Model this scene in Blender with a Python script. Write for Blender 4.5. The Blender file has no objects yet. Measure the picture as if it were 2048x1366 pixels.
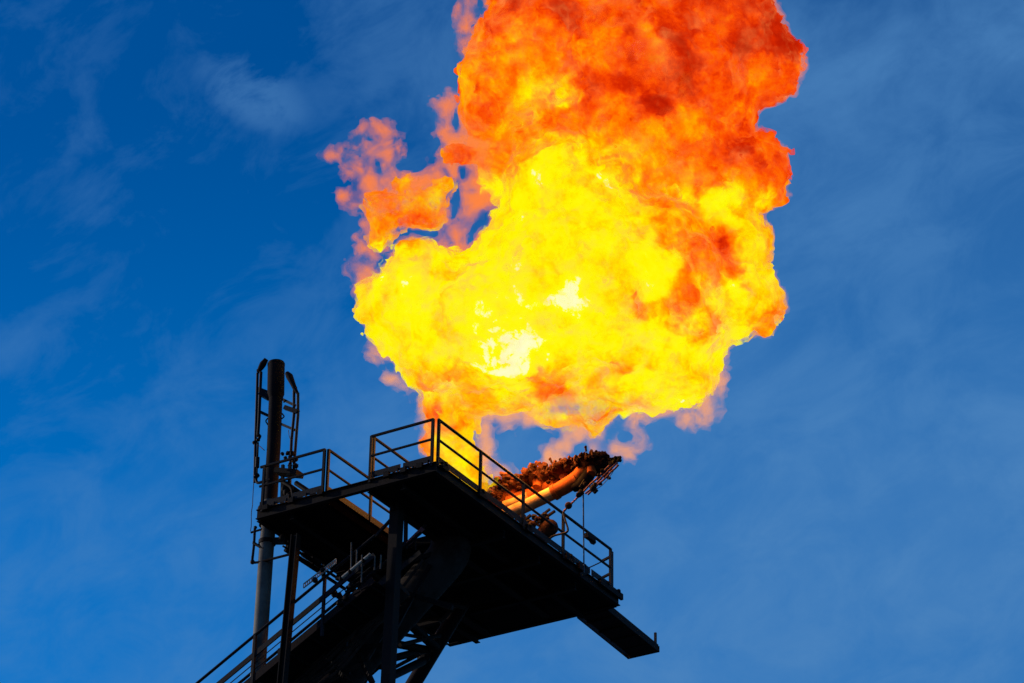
import bpy, math, random
import numpy as np
from mathutils import Vector, Matrix
random.seed(7)
RNG = np.random.default_rng(11)
S = bpy.context.scene
COL = S.collection
rad = math.radians

# ------------------------------------------------------------------ camera frame (solved from the photograph's vanishing points)
# world x: along the flare boom towards its tip; y: along the tip platform; z: up.  Underside of the platform is z = 35 m.
FPX, PIT, ROL, AZ = 6207.0, rad(29.431), rad(-1.0707), rad(-32.098)
def _cam():
    f = np.array([0, math.cos(PIT), math.sin(PIT)]); rt = np.array([1., 0, 0]); dn = np.cross(f, rt)
    c, s = math.cos(ROL), math.sin(ROL)
    M = np.stack([c*rt + s*dn, -s*rt + c*dn, f])
    A = np.array([math.cos(AZ), math.sin(AZ), 0]); B = np.array([-math.sin(AZ), math.cos(AZ), 0])
    return M @ np.stack([A, B, [0, 0, 1.]]).T
MW = _cam()
RIGHT, DOWN, FWD = MW
def ray(x, y): return MW.T @ np.array([(x-1024)/FPX, (y-683)/FPX, 1.0])
CAM = np.array([0, 0, 35.0]) - ray(866, 942)*58.0
def at(x, y, ax, val):                      # the point seen at pixel (x, y) of the 2048 px photograph on a world plane
    d = ray(x, y); i = 'xyz'.index(ax)
    return Vector(CAM + d*((val-CAM[i])/d[i]))

cd = bpy.data.cameras.new('camera'); cam = bpy.data.objects.new('camera', cd); COL.objects.link(cam)
m = Matrix.Identity(4)
for i in range(3):
    m[i][0], m[i][1], m[i][2], m[i][3] = RIGHT[i], -DOWN[i], -FWD[i], CAM[i]
cam.matrix_world = m
cd.sensor_width = 36; cd.lens = FPX/2048*36; cd.clip_end = 20000; cd.clip_start = 0.5
S.camera = cam

# ------------------------------------------------------------------ materials
def new_mat(name):
    mt = bpy.data.materials.new(name); mt.use_nodes = True
    return mt, mt.node_tree.nodes, mt.node_tree.links, mt.node_tree.nodes['Principled BSDF']
def ramp(n, stops, interp='LINEAR'):
    r = n.new('ShaderNodeValToRGB'); e = r.color_ramp.elements; r.color_ramp.interpolation = interp
    e[0].position, e[1].position = stops[0][0], stops[-1][0]; e[0].color = (*stops[0][1], 1); e[1].color = (*stops[-1][1], 1)
    for p, c in stops[1:-1]:
        q = e.new(p); q.color = (*c, 1)
    return r
def steel(name, c1, c2, scale=3.0, rough=0.6, metal=0.0, lo=.4, hi=.65, bump=.15, spec=.3):
    mt, n, l, b = new_mat(name)
    tc = n.new('ShaderNodeTexCoord'); ns = n.new('ShaderNodeTexNoise'); ns.inputs['Scale'].default_value = scale
    ns.inputs['Detail'].default_value = 8; ns.inputs['Roughness'].default_value = .62
    l.new(tc.outputs['Object'], ns.inputs['Vector'])
    r = ramp(n, [(lo, c1), (hi, c2)]); l.new(ns.outputs['Fac'], r.inputs['Fac']); l.new(r.outputs['Color'], b.inputs['Base Color'])
    n2 = n.new('ShaderNodeTexNoise'); n2.inputs['Scale'].default_value = scale*9; n2.inputs['Detail'].default_value = 5
    l.new(tc.outputs['Object'], n2.inputs['Vector'])
    bp = n.new('ShaderNodeBump'); bp.inputs['Strength'].default_value = bump; bp.inputs['Distance'].default_value = .02
    l.new(n2.outputs['Fac'], bp.inputs['Height']); l.new(bp.outputs['Normal'], b.inputs['Normal'])
    b.inputs['Roughness'].default_value = rough; b.inputs['Metallic'].default_value = metal
    b.inputs['Specular IOR Level'].default_value = spec
    return mt
BLACK = steel('sooted steel', (.009, .0065, .0055), (.018, .009, .006), 2.2, .7, 0, spec=.1)
RAIL = steel('dark railing paint', (.0075, .006, .007), (.014, .0075, .006), 4, .6, 0, spec=.15)
SOOT = steel('sooted deck plate', (.006, .005, .005), (.014, .008, .006), 1.2, .85, 0, spec=.05)
TRIM_SHADE = steel('shade-darkened beam', (.002, .0014, .0014), (.004, .002, .0018), 2, .9, 0, spec=0)  # shade put into the base colour, offsetting flame light through the stair opening
DULL = steel('dull conduit', (.16, .13, .10), (.08, .06, .05), 5, .6, 0, spec=.1)
BROWN = steel('rusty hose and bracing', (.055, .034, .026), (.018, .011, .009), 4, .8, 0, spec=.08)
REDOX = steel('red lead steel', (.018, .006, .005), (.010, .006, .005), 3, .7, 0, spec=.1)
GREYP = steel('weathered grey pipe paint', (.046, .040, .034), (.020, .010, .008), 1.3, .8, 0, lo=.40, hi=.60, spec=.05)
STACKM = steel('stack paint', (.16, .145, .115), (.028, .018, .014), 1.4, .6, 0, lo=.42, hi=.7, spec=.15)
CHAR = steel('charred stack', (.007, .005, .006), (.016, .008, .007), 1.4, .8, 0, spec=.1)
RUST = steel('hot rusted pipe', (.44, .115, .022), (.20, .045, .012), 2.4, .75, 0, lo=.36, hi=.7, bump=.3, spec=.1)
OCHRE = steel('ochre scaled pipe', (.56, .37, .15), (.33, .13, .035), 3.2, .7, 0, lo=.40, hi=.75, bump=.25, spec=.15)
SCALE = steel('scaled burner casting', (.085, .024, .010), (.014, .006, .005), 9, .85, 0, lo=.38, hi=.62, bump=.5, spec=.1)
PINK = steel('faded red braided hose', (.30, .10, .10), (.16, .055, .06), 14, .7, 0, spec=.2)
GALV = steel('galvanised conduit', (.50, .44, .34), (.28, .23, .17), 5, .55, 0, spec=.3)
ROPE = steel('grey wire rope', (.17, .20, .25), (.11, .13, .17), 12, .5, 0, spec=.3)
SEA = steel('sea water', (.012, .028, .035), (.018, .036, .042), .05, .15, 0, bump=.6, spec=.5)

# ------------------------------------------------------------------ mesh helpers
def V(p): return Vector(p)
class MB:
    def __init__(s): s.v, s.f, s.cut, s.hold = [], [], [], 0
    def add(s, vs, fs):
        o = len(s.v)
        if not s.hold: s.cut.append((o, len(s.f)))
        s.v += [tuple(p) for p in vs]; s.f += [tuple(i+o for i in f) for f in fs]; return s
    def box(s, lo, hi):
        x0, y0, z0 = lo; x1, y1, z1 = hi
        return s.add([(x0,y0,z0),(x1,y0,z0),(x1,y1,z0),(x0,y1,z0),(x0,y0,z1),(x1,y0,z1),(x1,y1,z1),(x0,y1,z1)],
                     [(0,3,2,1),(4,5,6,7),(0,1,5,4),(1,2,6,5),(2,3,7,6),(3,0,4,7)])
    def bar(s, a, b, w, h=None, up=(0,0,1)):          # rectangular section bar
        a, b = V(a), V(b); h = h or w; d = (b-a).normalized(); up = V(up)
        if abs(d.dot(up)) > .98: up = V((1,0,0))
        sx = d.cross(up).normalized()*(w/2); sy = sx.cross(d).normalized()*(h/2)
        vs = [p+q for p in (a, b) for q in (-sx-sy, sx-sy, sx+sy, -sx+sy)]
        return s.add(vs, [(0,1,2,3),(7,6,5,4),(0,4,5,1),(1,5,6,2),(2,6,7,3),(3,7,4,0)])
    def ibeam(s, a, b, w, h, t=.014, up=(0,0,1)):
        a, b = V(a), V(b); d = (b-a).normalized(); up = V(up)
        if abs(d.dot(up)) > .98: up = V((1,0,0))
        sy = (up - d*up.dot(d)).normalized()*(h/2-t/2)
        s.bar(a+sy, b+sy, w, t, up); s.hold += 1; s.bar(a-sy, b-sy, w, t, up)
        s.bar(a, b, t, h-2*t-.001, up); s.hold -= 1
        return s
    def tube(s, pts, r, n=14, cap=True):              # swept round tube, r scalar or list
        pts = [V(p) for p in pts]; k = len(pts)
        rs = list(r) if hasattr(r, '__len__') else [r]*k
        ref = None; vs = []
        for i, p in enumerate(pts):
            d = (pts[min(i+1, k-1)]-pts[max(i-1, 0)])
            d = d.normalized() if d.length > 1e-9 else V((0,0,1))
            if ref is None:
                ref = V((0,0,1)) if abs(d.z) < .9 else V((1,0,0))
            u = (ref - d*ref.dot(d)).normalized(); w = d.cross(u); ref = u
            vs += [p + u*(rs[i]*math.cos(2*math.pi*j/n)) + w*(rs[i]*math.sin(2*math.pi*j/n)) for j in range(n)]
        fs = [(i*n+j, i*n+(j+1)%n, (i+1)*n+(j+1)%n, (i+1)*n+j) for i in range(k-1) for j in range(n)]
        if cap: fs += [tuple(range(n-1, -1, -1)), tuple((k-1)*n+j for j in range(n))]
        return s.add(vs, fs)
    def ball(s, c, r, n=10, sq=(1,1,1), jit=0):
        c = V(c); vs = [c+V((0,0,-r*sq[2]))]; m_ = n//2+1
        for i in range(1, m_):
            th = math.pi*i/m_
            for j in range(n):
                k = 1+jit*random.uniform(-1, 1)
                vs.append(c+V((r*k*sq[0]*math.sin(th)*math.cos(2*math.pi*j/n), r*k*sq[1]*math.sin(th)*math.sin(2*math.pi*j/n), -r*k*sq[2]*math.cos(th))))
        vs.append(c+V((0,0,r*sq[2]))); L = len(vs)-1; fs = []
        for j in range(n):
            fs.append((0, 1+(j+1)%n, 1+j)); fs.append((L, L-n+j, L-n+(j+1)%n))
        for i in range(m_-2):
            for j in range(n):
                a = 1+i*n+j; b = 1+i*n+(j+1)%n; fs.append((a, b, b+n, a+n))
        return s.add(vs, fs)
    def prism(s, poly, z0, z1):
        n = len(poly); vs = [(x, y, z0) for x, y in poly]+[(x, y, z1) for x, y in poly]
        return s.add(vs, [tuple(range(n-1, -1, -1)), tuple(range(n, 2*n))]+[(i, (i+1)%n, n+(i+1)%n, n+i) for i in range(n)])
    def split(s, name, mat, parent=None, smooth=False):   # every added shape becomes a part of its own
        ends = s.cut[1:]+[(len(s.v), len(s.f))]
        for (v0, f0), (v1, f1) in zip(s.cut, ends):
            q = MB(); q.v = s.v[v0:v1]; q.f = [tuple(i-v0 for i in f) for f in s.f[f0:f1]]; o = q.build(name, mat, parent, smooth)
        return o
    def build(s, name, mat, parent=None, smooth=False, origin=None):
        o = V(origin) if origin is not None else V((0,0,0))
        po = V((0,0,0))
        p = parent
        while p is not None: po += p.location; p = p.parent
        me = bpy.data.meshes.new(name)
        me.from_pydata([tuple(V(v)-po-o) for v in s.v], [], s.f); me.update()
        if smooth:
            me.polygons.foreach_set('use_smooth', [True]*len(me.polygons))
            try: me.set_sharp_from_angle(angle=rad(40))
            except Exception: pass
        me.materials.append(mat)
        ob = bpy.data.objects.new(name, me); COL.objects.link(ob); ob.location = o
        if parent: ob.parent = parent
        return ob
def arc(pts, rr=.12, n=5):                             # round the corners of a polyline
    pts = [V(p) for p in pts]; out = [pts[0]]
    for i in range(1, len(pts)-1):
        p, a, b = pts[i], pts[i-1]-pts[i], pts[i+1]-pts[i]
        q = min(rr, a.length*.45, b.length*.45); A, B = p+a.normalized()*q, p+b.normalized()*q
        for k in range(n+1):
            t = k/n; out.append(A*(1-t)**2+p*2*t*(1-t)+B*t*t)
    return out+[pts[-1]]
def wob(a, b, n, amp, sag=0):
    a, b = V(a), V(b); out = []
    for i in range(n+1):
        t = i/n; k = 0 if i in (0, n) else amp
        out.append(a.lerp(b, t)+V((random.uniform(-k,k), random.uniform(-k,k), random.uniform(-k,k)-sag*4*t*(1-t))))
    return out
def tag(o, label, cat, group=None, kind=None):
    if label: o['label'] = label
    if cat: o['category'] = cat
    if group: o['group'] = group
    if kind: o['kind'] = kind
    return o
def thing(name, label, cat, loc, group=None):
    o = bpy.data.objects.new(name, None); COL.objects.link(o); o.location = V(loc); o.empty_display_size = .2
    return tag(o, label, cat, group)

Z0, ZT = 35.0, 35.2            # underside and top of the deck
XL, YF = -4.08, 6.93           # far corner of the platform
# ------------------------------------------------------------------ sea
w = MB(); w.add([(-9000,-9000,0),(9000,-9000,0),(9000,9000,0),(-9000,9000,0)], [(0,1,2,3)])
w.build('sea', SEA)['kind'] = 'structure'

# ------------------------------------------------------------------ platform
plat = thing('flare_platform', 'black steel tip platform with railings seen from below, under the fireball', 'platform', (0, 0, Z0))
dk = MB()
OX0, OX1, OY0, OY1 = -2.48, -1.47, .10, 2.60             # stair opening
dk.box((OX1, .10, Z0+.02), (-.06, OY1, ZT)); dk.box((XL+.06, .10, Z0+.02), (OX0, OY1, ZT))
dk.box((XL+.06, OY1+.001, Z0+.02), (-.06, YF-.06, ZT-.003))
dk.build('deck', SOOT, plat)
bm = MB()                                                # perimeter channels
bm.ibeam((XL, .05, 35.095), (.05, .05, 35.095), .10, .20)
bm.ibeam((.0, .11, 35.095), (.0, YF+.02, 35.095), .10, .20)
bm.ibeam((XL, YF, 35.095), (-.055, YF, 35.095), .10, .20)
bm.ibeam((XL, .11, 35.095), (XL, YF-.06, 35.095), .10, .20)
bm.split('edge_beam', BLACK, plat)
fb = MB()
for x in (-3.3, -.75): fb.ibeam((x, .12, 34.935), (x, YF-.08, 34.935), .11, .16)
for y in (2.68, 4.0, 5.4): fb.ibeam((XL+.07, y, 34.84), (-.09, y, 34.84), .10, .15)
fb.split('floor_beam', BLACK, plat)
st = MB(); st.ibeam((OX0+.02, .12, 35.06), (OX0+.10, OY1-.05, 34.98), .09, .24); st.build('trimmer_beam', TRIM_SHADE, plat)
st = MB(); st.ibeam((OX1-.05, .12, 35.08), (OX1-.05, OY1-.05, 35.08), .08, .18); st.build('trimmer_beam', BLACK, plat)

def railing(a, b, posts, top=36.12, mid=35.70, base=35.18, r=.030, toe=True, label=None, toe_gaps=()):
    a, b = V(a), V(b); d = b-a
    rl = MB(); P = lambda t, z: V((a.x+d.x*t, a.y+d.y*t, z))
    rl.tube([P(0, top), P(1, top)], r, 8); rl.tube([P(0, mid), P(1, mid)], r*.85, 8)
    o = rl.build('railing', RAIL, plat, True)
    if label: o['label'] = label
    for t in posts:
        MB().bar(P(t, base-.05), P(t, top+.012), .05, .05).build('post', RAIL, o)
    if toe:
        tb = MB(); dn = d.normalized(); L = d.length; cuts = [0]+list(toe_gaps)+[L]
        for s0, s1 in zip(cuts[:-1], cuts[1:]):
            pa, pb = a+dn*(s0+.03), a+dn*(s1-.03)
            tb.bar(V((pa.x, pa.y, base+.11)), V((pb.x, pb.y, base+.11)), .012, .13); tb.hold += 1
            for t in (.08, .5, .92):
                q = pa.lerp(pb, t); tb.bar(V((q.x, q.y, base-.01)), V((q.x, q.y, base+.10)), .05, .014)
            tb.hold -= 1
        tb.split('toe_board', RAIL, o)
    return o
railing((-4.05, .03, 0), (OX0-.06, .03, 0), [0.06, 1], toe_gaps=(.75,))
railing((OX0, .085, 0), (OX0, 2.55, 0), [0, .60, 1])
railing((OX1+.02, .03, 0), (-.055, .03, 0), [0, 1], toe_gaps=(.72,))
railing((OX1+.03, .10, 0), (OX1+.03, 2.5, 0), [0, .52, 1], toe=False)
railing((.03, .085, 0), (.03, 6.58, 0), [0.003, .232, .475, .71, 1], toe_gaps=(1.6, 3.3, 4.6, 5.7), label='long near-side railing in front of the burners')
MB().bar((-.02, 6.72, 35.1), (-.02, 6.72, 36.13), .05, .05).build('post', RAIL, plat)
MB().bar((XL+.1, 6.8, 35.1), (XL+.1, 6.8, 36.13), .05, .05).build('post', RAIL, plat)
ch = MB()
for z in (36.04, 35.66):
    ch.tube(wob((-.05, 6.74, z), (-2.0, 6.78, z-.05), 14, 0, .14), .014, 6); ch.bar((-.06, 6.74, z), (-.26, 6.745, z-.05), .045)
    ch.tube(wob((-2.0, 6.78, z-.05), (XL+.1, 6.8, z), 14, 0, .14), .014, 6)
ch.split('safety_chain', RAIL, plat, True)
cl = MB()                                                # lumps, clips and brackets along the near edge
for y, l_ in ((.2, .2), (1.5, .22), (3.25, .18), (4.75, .3), (5.25, .36), (6.1, .5), (6.6, .4)):
    cl.bar((.06, y, 35.20), (.06, y+l_, 35.20), .06, .13); cl.ball((.07, y+l_*.6, 35.27), .05, 8)
for x in (-.35, -.72, -1.1, -2.62, -3.3, -3.9): cl.bar((x, -.01, 35.18), (x+.12, -.01, 35.18), .07, .1)
cl.split('edge_clip', BLACK, plat)

# gangplank at the far end of the platform
gp = thing('access_plank', 'narrow steel plank cantilevered off the lower right corner of the platform', 'gangplank', (-.62, 7.0, Z0))
g = MB(); ga, gb = (-.62, 6.98, 34.985), (-.68, 9.17, 34.93)
g.bar((ga[0]+.04,ga[1],ga[2]), (gb[0]+.04,gb[1],gb[2]), .60, .03); g.build('plate', REDOX, gp)
for sx in (-.36, .36):
    g = MB(); g.bar((ga[0]+sx, ga[1], ga[2]+.06), (gb[0]+sx, gb[1], gb[2]+.06), .025, .16); 
    g.build('side_channel', BLACK, gp)
g = MB(); g.bar((gb[0]-.38, gb[1]+.02, gb[2]+.045), (gb[0]+.38, gb[1]+.02, gb[2]+.045), .03, .13)
for k in range(4): g.bar((ga[0]-.30, 7.25+k*.5, 34.94), (ga[0]+.30, 7.25+k*.5, 34.94), .04, .05)
g.split('cross_bar', BLACK, gp)
MB().bar((gb[0]+.33, gb[1]-.05, gb[2]), (gb[0]+.33, gb[1]-.05, gb[2]+.40), .045).build('end_post', RAIL, gp)

# ------------------------------------------------------------------ boom: truss, pipes and walkway, all rising towards the tip
def line(p1, p2, yv, ext=0.0):
    a, b = at(*p1, 'y', yv), at(*p2, 'y', yv); d = (a-b)
    return a+d.normalized()*ext, b
boom = thing('boom_truss', 'dark steel truss of the flare boom rising to the platform from below', 'truss', (-8, 3, 30))
a, b = line((828, 1366), (927, 1203), 5.0, 9); MB().tube([a, b], .155, 18).build('chord', REDOX, boom, True)
c0 = V((-1.30, .76, 0))
cc = MB(); cc.bar((-1.30, .76, 34.94), (-1.42, .66, 22.0), .20, .20); cc.build('column', BLACK, boom)
cc = MB(); cc.ibeam(at(592, 1070, 'y', .14), at(574, 1262, 'y', .14)+(at(574, 1262, 'y', .14)-at(592, 1070, 'y', .14))*4, .14, .15, .02); cc.build('column', BLACK, boom)
for (p, q, wpx) in [((872,1296),(806,1236),20), ((858,1300),(770,1284),17), ((850,1300),(765,1322),16), ((846,1322),(772,1358),18),
                    ((800,1232),(690,1380),22), ((760,1322),(704,1372),24), ((765,1334),(690,1334),11), ((880,1270),(800,1290),9),
                    ((930,1215),(846,1196),9), ((760,1300),(726,1366),14)]:
    A, B = at(*p, 'y', 4.4 if p[0] > 790 else 3.4), at(*q, 'y', 3.2)
    MB().tube([A, B], wpx*.0094*.5*1.02, 12).build('brace', BLACK, boom, True)
for (p, q, yv, wd_) in [((660,1300),(790,1240),1.3,7), ((700,1366),(640,1300),1.35,8), ((745,1366),(690,1250),1.5,9), ((690,1250),(780,1180),1.4,7), ((620,1340),(700,1345),1.3,6), ((790,1180),(905,1215),2.0,9), ((790,1260),(860,1130),1.9,7), ((800,1130),(880,1105),2.0,10), ((705,1300),(770,1290),1.5,10)]:
    MB().bar(at(*p, 'y', yv), at(*q, 'y', yv+.25), wd_*.0094, wd_*.0094).build('brace', BLACK if wd_ > 7 else REDOX, boom)
for (p, q, yv, wd_) in [((640,1280),(720,1262),1.3,5), ((575,1366),(655,1296),1.2,6), ((700,1222),(776,1150),1.3,6), ((735,1320),(792,1225),1.6,6), ((650,1366),(720,1330),1.4,7), ((800,1210),(850,1185),2.0,6), ((805,1175),(846,1120),1.9,5), ((690,1290),(640,1330),1.3,5), ((880,1245),(930,1190),4.6,7), ((800,1268),(845,1275),3.6,6), ((770,1345),(840,1308),3.6,6)]:
    MB().bar(at(*p, 'y', yv), at(*q, 'y', yv+.2), wd_*.0094, wd_*.0094).build('brace', BROWN, boom)
hb = thing('hose_bundle', 'loose bundle of rusty brown hoses sagging along the boom beside the column', 'hose', at(700, 1290, 'y', 1.2))
for k_ in range(8):
    o_ = k_*7
    MB().tube(arc([at(560+o_, 1372+o_*.3, 'y', 1.15), at(632+o_*1.1, 1312+o_*.5+random.uniform(-6, 6), 'y', 1.1), at(690+o_, 1262+o_*.2+random.uniform(-8, 8), 'y', 1.15), at(765+o_*.3, 1180+o_*.9, 'y', 1.2)], .5, 6), random.uniform(.018, .034), 8).build('hose_run', BROWN, hb, True)
gu = MB()
for px, py in ((868,1290), (848,1312), (820,1245)): gu.ball(at(px, py, 'y', 4.7), .17, 10, (1,.4,1))
gu.split('gusset', BLACK, boom)
# the head frame that carries the platform
hf = MB(); hf.ibeam((-1.3, .62, 34.86), (-1.3, 6.3, 34.86), .16, .16); hf.ibeam((-2.7, 2.85, 34.74), (-2.7, 6.3, 34.74), .16, .14); hf.split('head_frame', BLACK, boom)
# knee braces in the stair opening
MB().bar(at(790,1030,'y',.72), at(752,1072,'y',.72), .05).build('brace', RAIL, boom)

def pipe(name, label, p1, p2, yv, r, mat, cat='pipe', rings=(), ext=8):
    a, b = line(p1, p2, yv, ext); t = thing(name, label, cat, a)
    k = 26; d = (b-a).normalized(); pts = [a.lerp(b, i/k) for i in range(k+1)]
    e1_ = b+d*(r*1.6); pts = pts[:-1]+arc([b-d*.02, e1_, V((e1_.x, e1_.y, 35.1))], r*2.2, 8) if r > .3 else pts
    MB().tube(pts, r, 28).build('pipe_run', mat, t, True)
    for q in rings:
        c = b-d*q; MB().tube([c-d*.045, c+d*.045], r*1.16, 28).split('flange', BLACK, t, True)
    return t
pipe('gas_pipe', 'thick weathered grey gas pipe running up the boom under the platform', (672, 1366), (858, 1157), 2.55, .40, GREYP, rings=(2.6,))
pipe('gas_pipe', 'thinner sooty pipe running along the boom beside the walkway', (606, 1366), (806, 1176), 1.75, .19, GREYP, rings=(1.2, 3.0))
pipe('gas_pipe', 'slim dark pipe between the walkway and the sooty pipe', (560, 1366), (790, 1158), 1.42, .09, BLACK, rings=(1.7,))

# walkway
WY0, WY1 = .36, 1.16
zt = lambda x: 33.59+.5445*(x+2.58)
wk = thing('boom_walkway', 'sloping steel walkway with handrails climbing the left side of the boom', 'walkway', (-5, .8, 31))
X0, X1 = -16.0, -1.5
fl = MB(); fl.bar((X0, .76, zt(X0)-.93), (X1, .76, zt(X1)-.93), .78, .03)
k = 0
x = X0
while x < X1:
    fl.bar((x, WY0+.02, zt(x)-.965), (x, WY1-.02, zt(x)-.965), .05, .04); x += .45
fl.build('grating', SOOT, wk)
for y in (WY0, WY1):
    s_ = MB(); s_.bar((X0, y, zt(X0)-.92), (X1, y, zt(X1)-.92), .03, .15); s_.build('stringer', REDOX, wk)
    h = MB(); xe = X1 if y == WY0 else -1.0
    h.tube([(X0, y, zt(X0)), (xe, y, zt(xe))], .030, 8)
    h.bar((X0, y, zt(X0)-.41), (xe, y, zt(xe)-.41), .03, .105)
    for dz in (.60, .735): h.tube([(X0, y, zt(X0)-dz), (X1, y, zt(X1)-dz)], .011, 6)
    ho = h.build('handrail', RAIL, wk, True)
    x = -2.62
    while x > X0:
        MB().bar((x, y, zt(x)-1.22), (x, y, zt(x)+.02), .055, .05).build('post', RAIL, ho); x -= 1.56
cdt = MB()
cdt.tube([at(590,1340,'y',1.3)-(at(640,1297,'y',1.3)-at(590,1340,'y',1.3))*6, at(618,1309,'y',1.3)], .013, 8); cdt.build('conduit_run', GALV, wk, True)
cdt = MB(); cdt.tube([at(661,1267,'y',1.3), at(690,1243,'y',1.3)], .016, 8); cdt.build('conduit_run', GALV, wk, True)
# cable tray and pale conduit beside the rail
ct = thing('cable_tray', 'short pale cable ladder clipped to the walkway handrail beside the second column', 'cable tray', at(640,1150,'y',.2))
q0, q1 = at(607, 1176, 'y', .26), at(672, 1126, 'y', .26)
t_ = MB()
for dz in (0, .085): t_.tube([q0+V((0,0,dz)), q1+V((0,0,dz))], .014, 6)
for i in range(17):
    q = q0.lerp(q1, i/16); t_.bar(q, q+V((0,0,.085)), .014)
t_.build('side_rail', GALV, ct)
cg = MB(); cg.ball(at(630,1160,'y',.24), .06, 8); cg.ball(at(645,1140,'y',.24), .05, 8); cg.split('clamp', RAIL, ct)
ft = thing('conduit_tube', 'pale straight tube rising beside the handrail below the left deck', 'conduit', at(681,1158,'y',.25))
MB().tube([at(680,1159,'y',.24), at(741,1108,'y',.24)], .030, 10).build('tube_body', GALV, ft, True)
kk = MB()
for px, py in ((682,1157), (700,1143), (727,1121)): kk.ball(at(px, py, 'y', .24), .045, 8)
kk.split('clamp', BLACK, ft)
for (px, y0_, y1_) in ((703,1085,1140), (714,1100,1128), (724,1110,1165), (750,1112,1140), (762,1110,1138)):
    tag(MB().tube([at(px, y0_, 'y', .3), at(px-1, y1_, 'y', .3)], .014, 7).build('instrument_tube', DULL, None, True),
        {703: 'leftmost and longest thin tube hanging under the left deck', 714: 'short thin tube just right of the longest hanging tube', 724: 'thin tube crossing behind the pale conduit',
         750: 'left of the two short thin tubes near the main column', 762: 'short thin tube closest to the main column'}[px], 'tube', 'thin tubes under the left deck')
vm = thing('valve_manifold', 'cluster of small valves and red handles on the walkway by the handrail', 'valve', at(690,1190,'y',.3))
q = MB()
for i in range(16):
    q.ball(at(random.uniform(668,712), 1196-random.uniform(-14,26)-.0*i, 'y', random.uniform(.3,.6)), random.uniform(.04,.08), 8, (1,1,1), .15)
for i in range(4): q.tube([at(664+i*9, 1215-i*7, 'y', .4), at(684+i*9, 1192-i*7, 'y', .5)], .016, 6)
q.build('valve_body', BLACK, vm, True)
q = MB()
for px, py in ((700,1176),(712,1168),(722,1180),(706,1190)): q.tube([at(px,py,'y',.3), at(px+14,py-8,'y',.32)], .02, 7)
q.split('handle', REDOX, vm, True)
ph = tag(MB().tube(arc([at(846,1056,'y',1.2), at(832,1072,'y',1.2), at(815,1088,'y',1.2)], .05), .045, 9).build('handrail_hose', PINK, None, True),
         'faded red hose end showing through the stair opening', 'hose')
MB().tube([at(806,1094,'y',1.2), at(852,1049,'y',1.2)], .03, 8).build('handrail', RAIL, wk, True)
MB().bar(at(812,1035,'y',1.2), at(811,1098,'y',1.2), .06).build('post', RAIL, wk)
MB().tube([at(831,1066,'y',1.2), at(831,1100,'y',1.2)], .015, 6).build('post', RAIL, wk)

# ------------------------------------------------------------------ vent stack with its two igniter lines
sy = .62
SP = [at(x, y, 'y', sy) for x, y in ((552.5,726),(551.5,792),(547.5,894),(541,1003),(532.5,1104),(519.5,1293))]
vs_ = thing('vent_stack', 'tall narrow vent stack standing at the left end of the platform', 'stack', SP[5])
drn = (SP[5]-SP[4]).normalized()
MB().tube([SP[2], SP[3]], .137, 24).build('pipe_run', CHAR, vs_, True)
MB().tube([SP[1]+(SP[1]-SP[2])*.05, SP[2]], .138, 24).build('pipe_run', CHAR, vs_, True)
MB().tube([SP[3], SP[4], SP[5], SP[5]+drn*7], .146, 24).build('pipe_run', STACKM, vs_, True)
tp = SP[0]; dd = (SP[0]-SP[1]).normalized(); b0 = SP[1]+dd*.0
MB().tube([b0-dd*.06, b0+dd*.04, tp-dd*.03, tp], [.14, .172, .172, .165], 28).build('cap', CHAR, vs_, True)
MB().tube([tp-dd*.06, tp-dd*.02], .176, 28).split('rim', BLACK, vs_, True)
fg = MB()
for py, rr in ((1018,.19),(1035,.21),(1085,.17),(1048,.18)):
    c = at(538-(py-1018)*.055, py, 'y', sy); fg.tube([c+V((0,0,-.04)), c+V((0,0,.04))], rr, 20)
fg.ball(at(525,1018,'y',sy-.1), .10, 10); fg.ball(at(566,1078,'y',sy), .10, 8); fg.bar(at(548,1082,'y',sy), at(572,1082,'y',sy), .1, .12)
fg.split('flange', BLACK, vs_, True)
lg = MB(); lg.tube(arc([at(564,827,'y',sy-.05), at(569,833,'y',sy-.05), at(563,838,'y',sy-.05)], .03), .014, 6)
lg.tube(arc([at(536,836,'y',sy-.05), at(531,842,'y',sy-.05), at(536,850,'y',sy-.05)], .03), .014, 6); lg.split('lifting_lug', BLACK, vs_, True)

yI = sy-.12
li = thing('pilot_igniter', 'pair of thin pilot lines with an angled burner tip left of the stack cap', 'igniter', at(514,960,'y',yI), 'pilot igniters beside the stack')
T = MB(); T.tube([at(515,746,'y',yI), at(513,820,'y',yI), at(511,880,'y',yI), at(509,965,'y',yI)], .028, 8)
T.tube([at(522,744,'y',yI), at(520,790,'y',yI), at(518,840,'y',yI), at(516,870,'y',yI)], .032, 8); T.split('gas_line', RAIL, li, True)
T = MB(); T.tube([at(516,745,'y',yI), at(522,735,'y',yI), at(526,728,'y',yI), at(533,718,'y',yI)], [.035,.06,.07,.045], 10); T.ball(at(518,742,'y',yI), .05, 8, (1,1,1), .2); T.build('burner_tip', CHAR, li, True)
T = MB()
for p, q, w_ in (((517,777),(540,786),.05),((514,781),(536,793),.035),((512,820),(538,832),.05),((520,786),(538,796),.10)): T.bar(at(*p,'y',yI), at(*q,'y',sy-.05), w_, w_)
T.split('bracket', RAIL, li)
T = MB()
for px, py, r_ in ((518,872,.05),(516,880,.045),(510,885,.055),(514,951,.06),(511,955,.05),(519,875,.035)): T.ball(at(px,py,'y',yI), r_, 10, (1,1,.8), .1)
T.tube([at(515,915,'y',yI), at(514,935,'y',yI)], .045, 8); T.tube([at(516,885,'y',yI), at(513,960,'y',yI)], .02, 8)
T.tube(arc([at(511,955,'y',yI), at(514,967,'y',yI), at(540,959,'y',yI)], .08), .03, 8); T.split('valve', RAIL, li, True)
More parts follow.
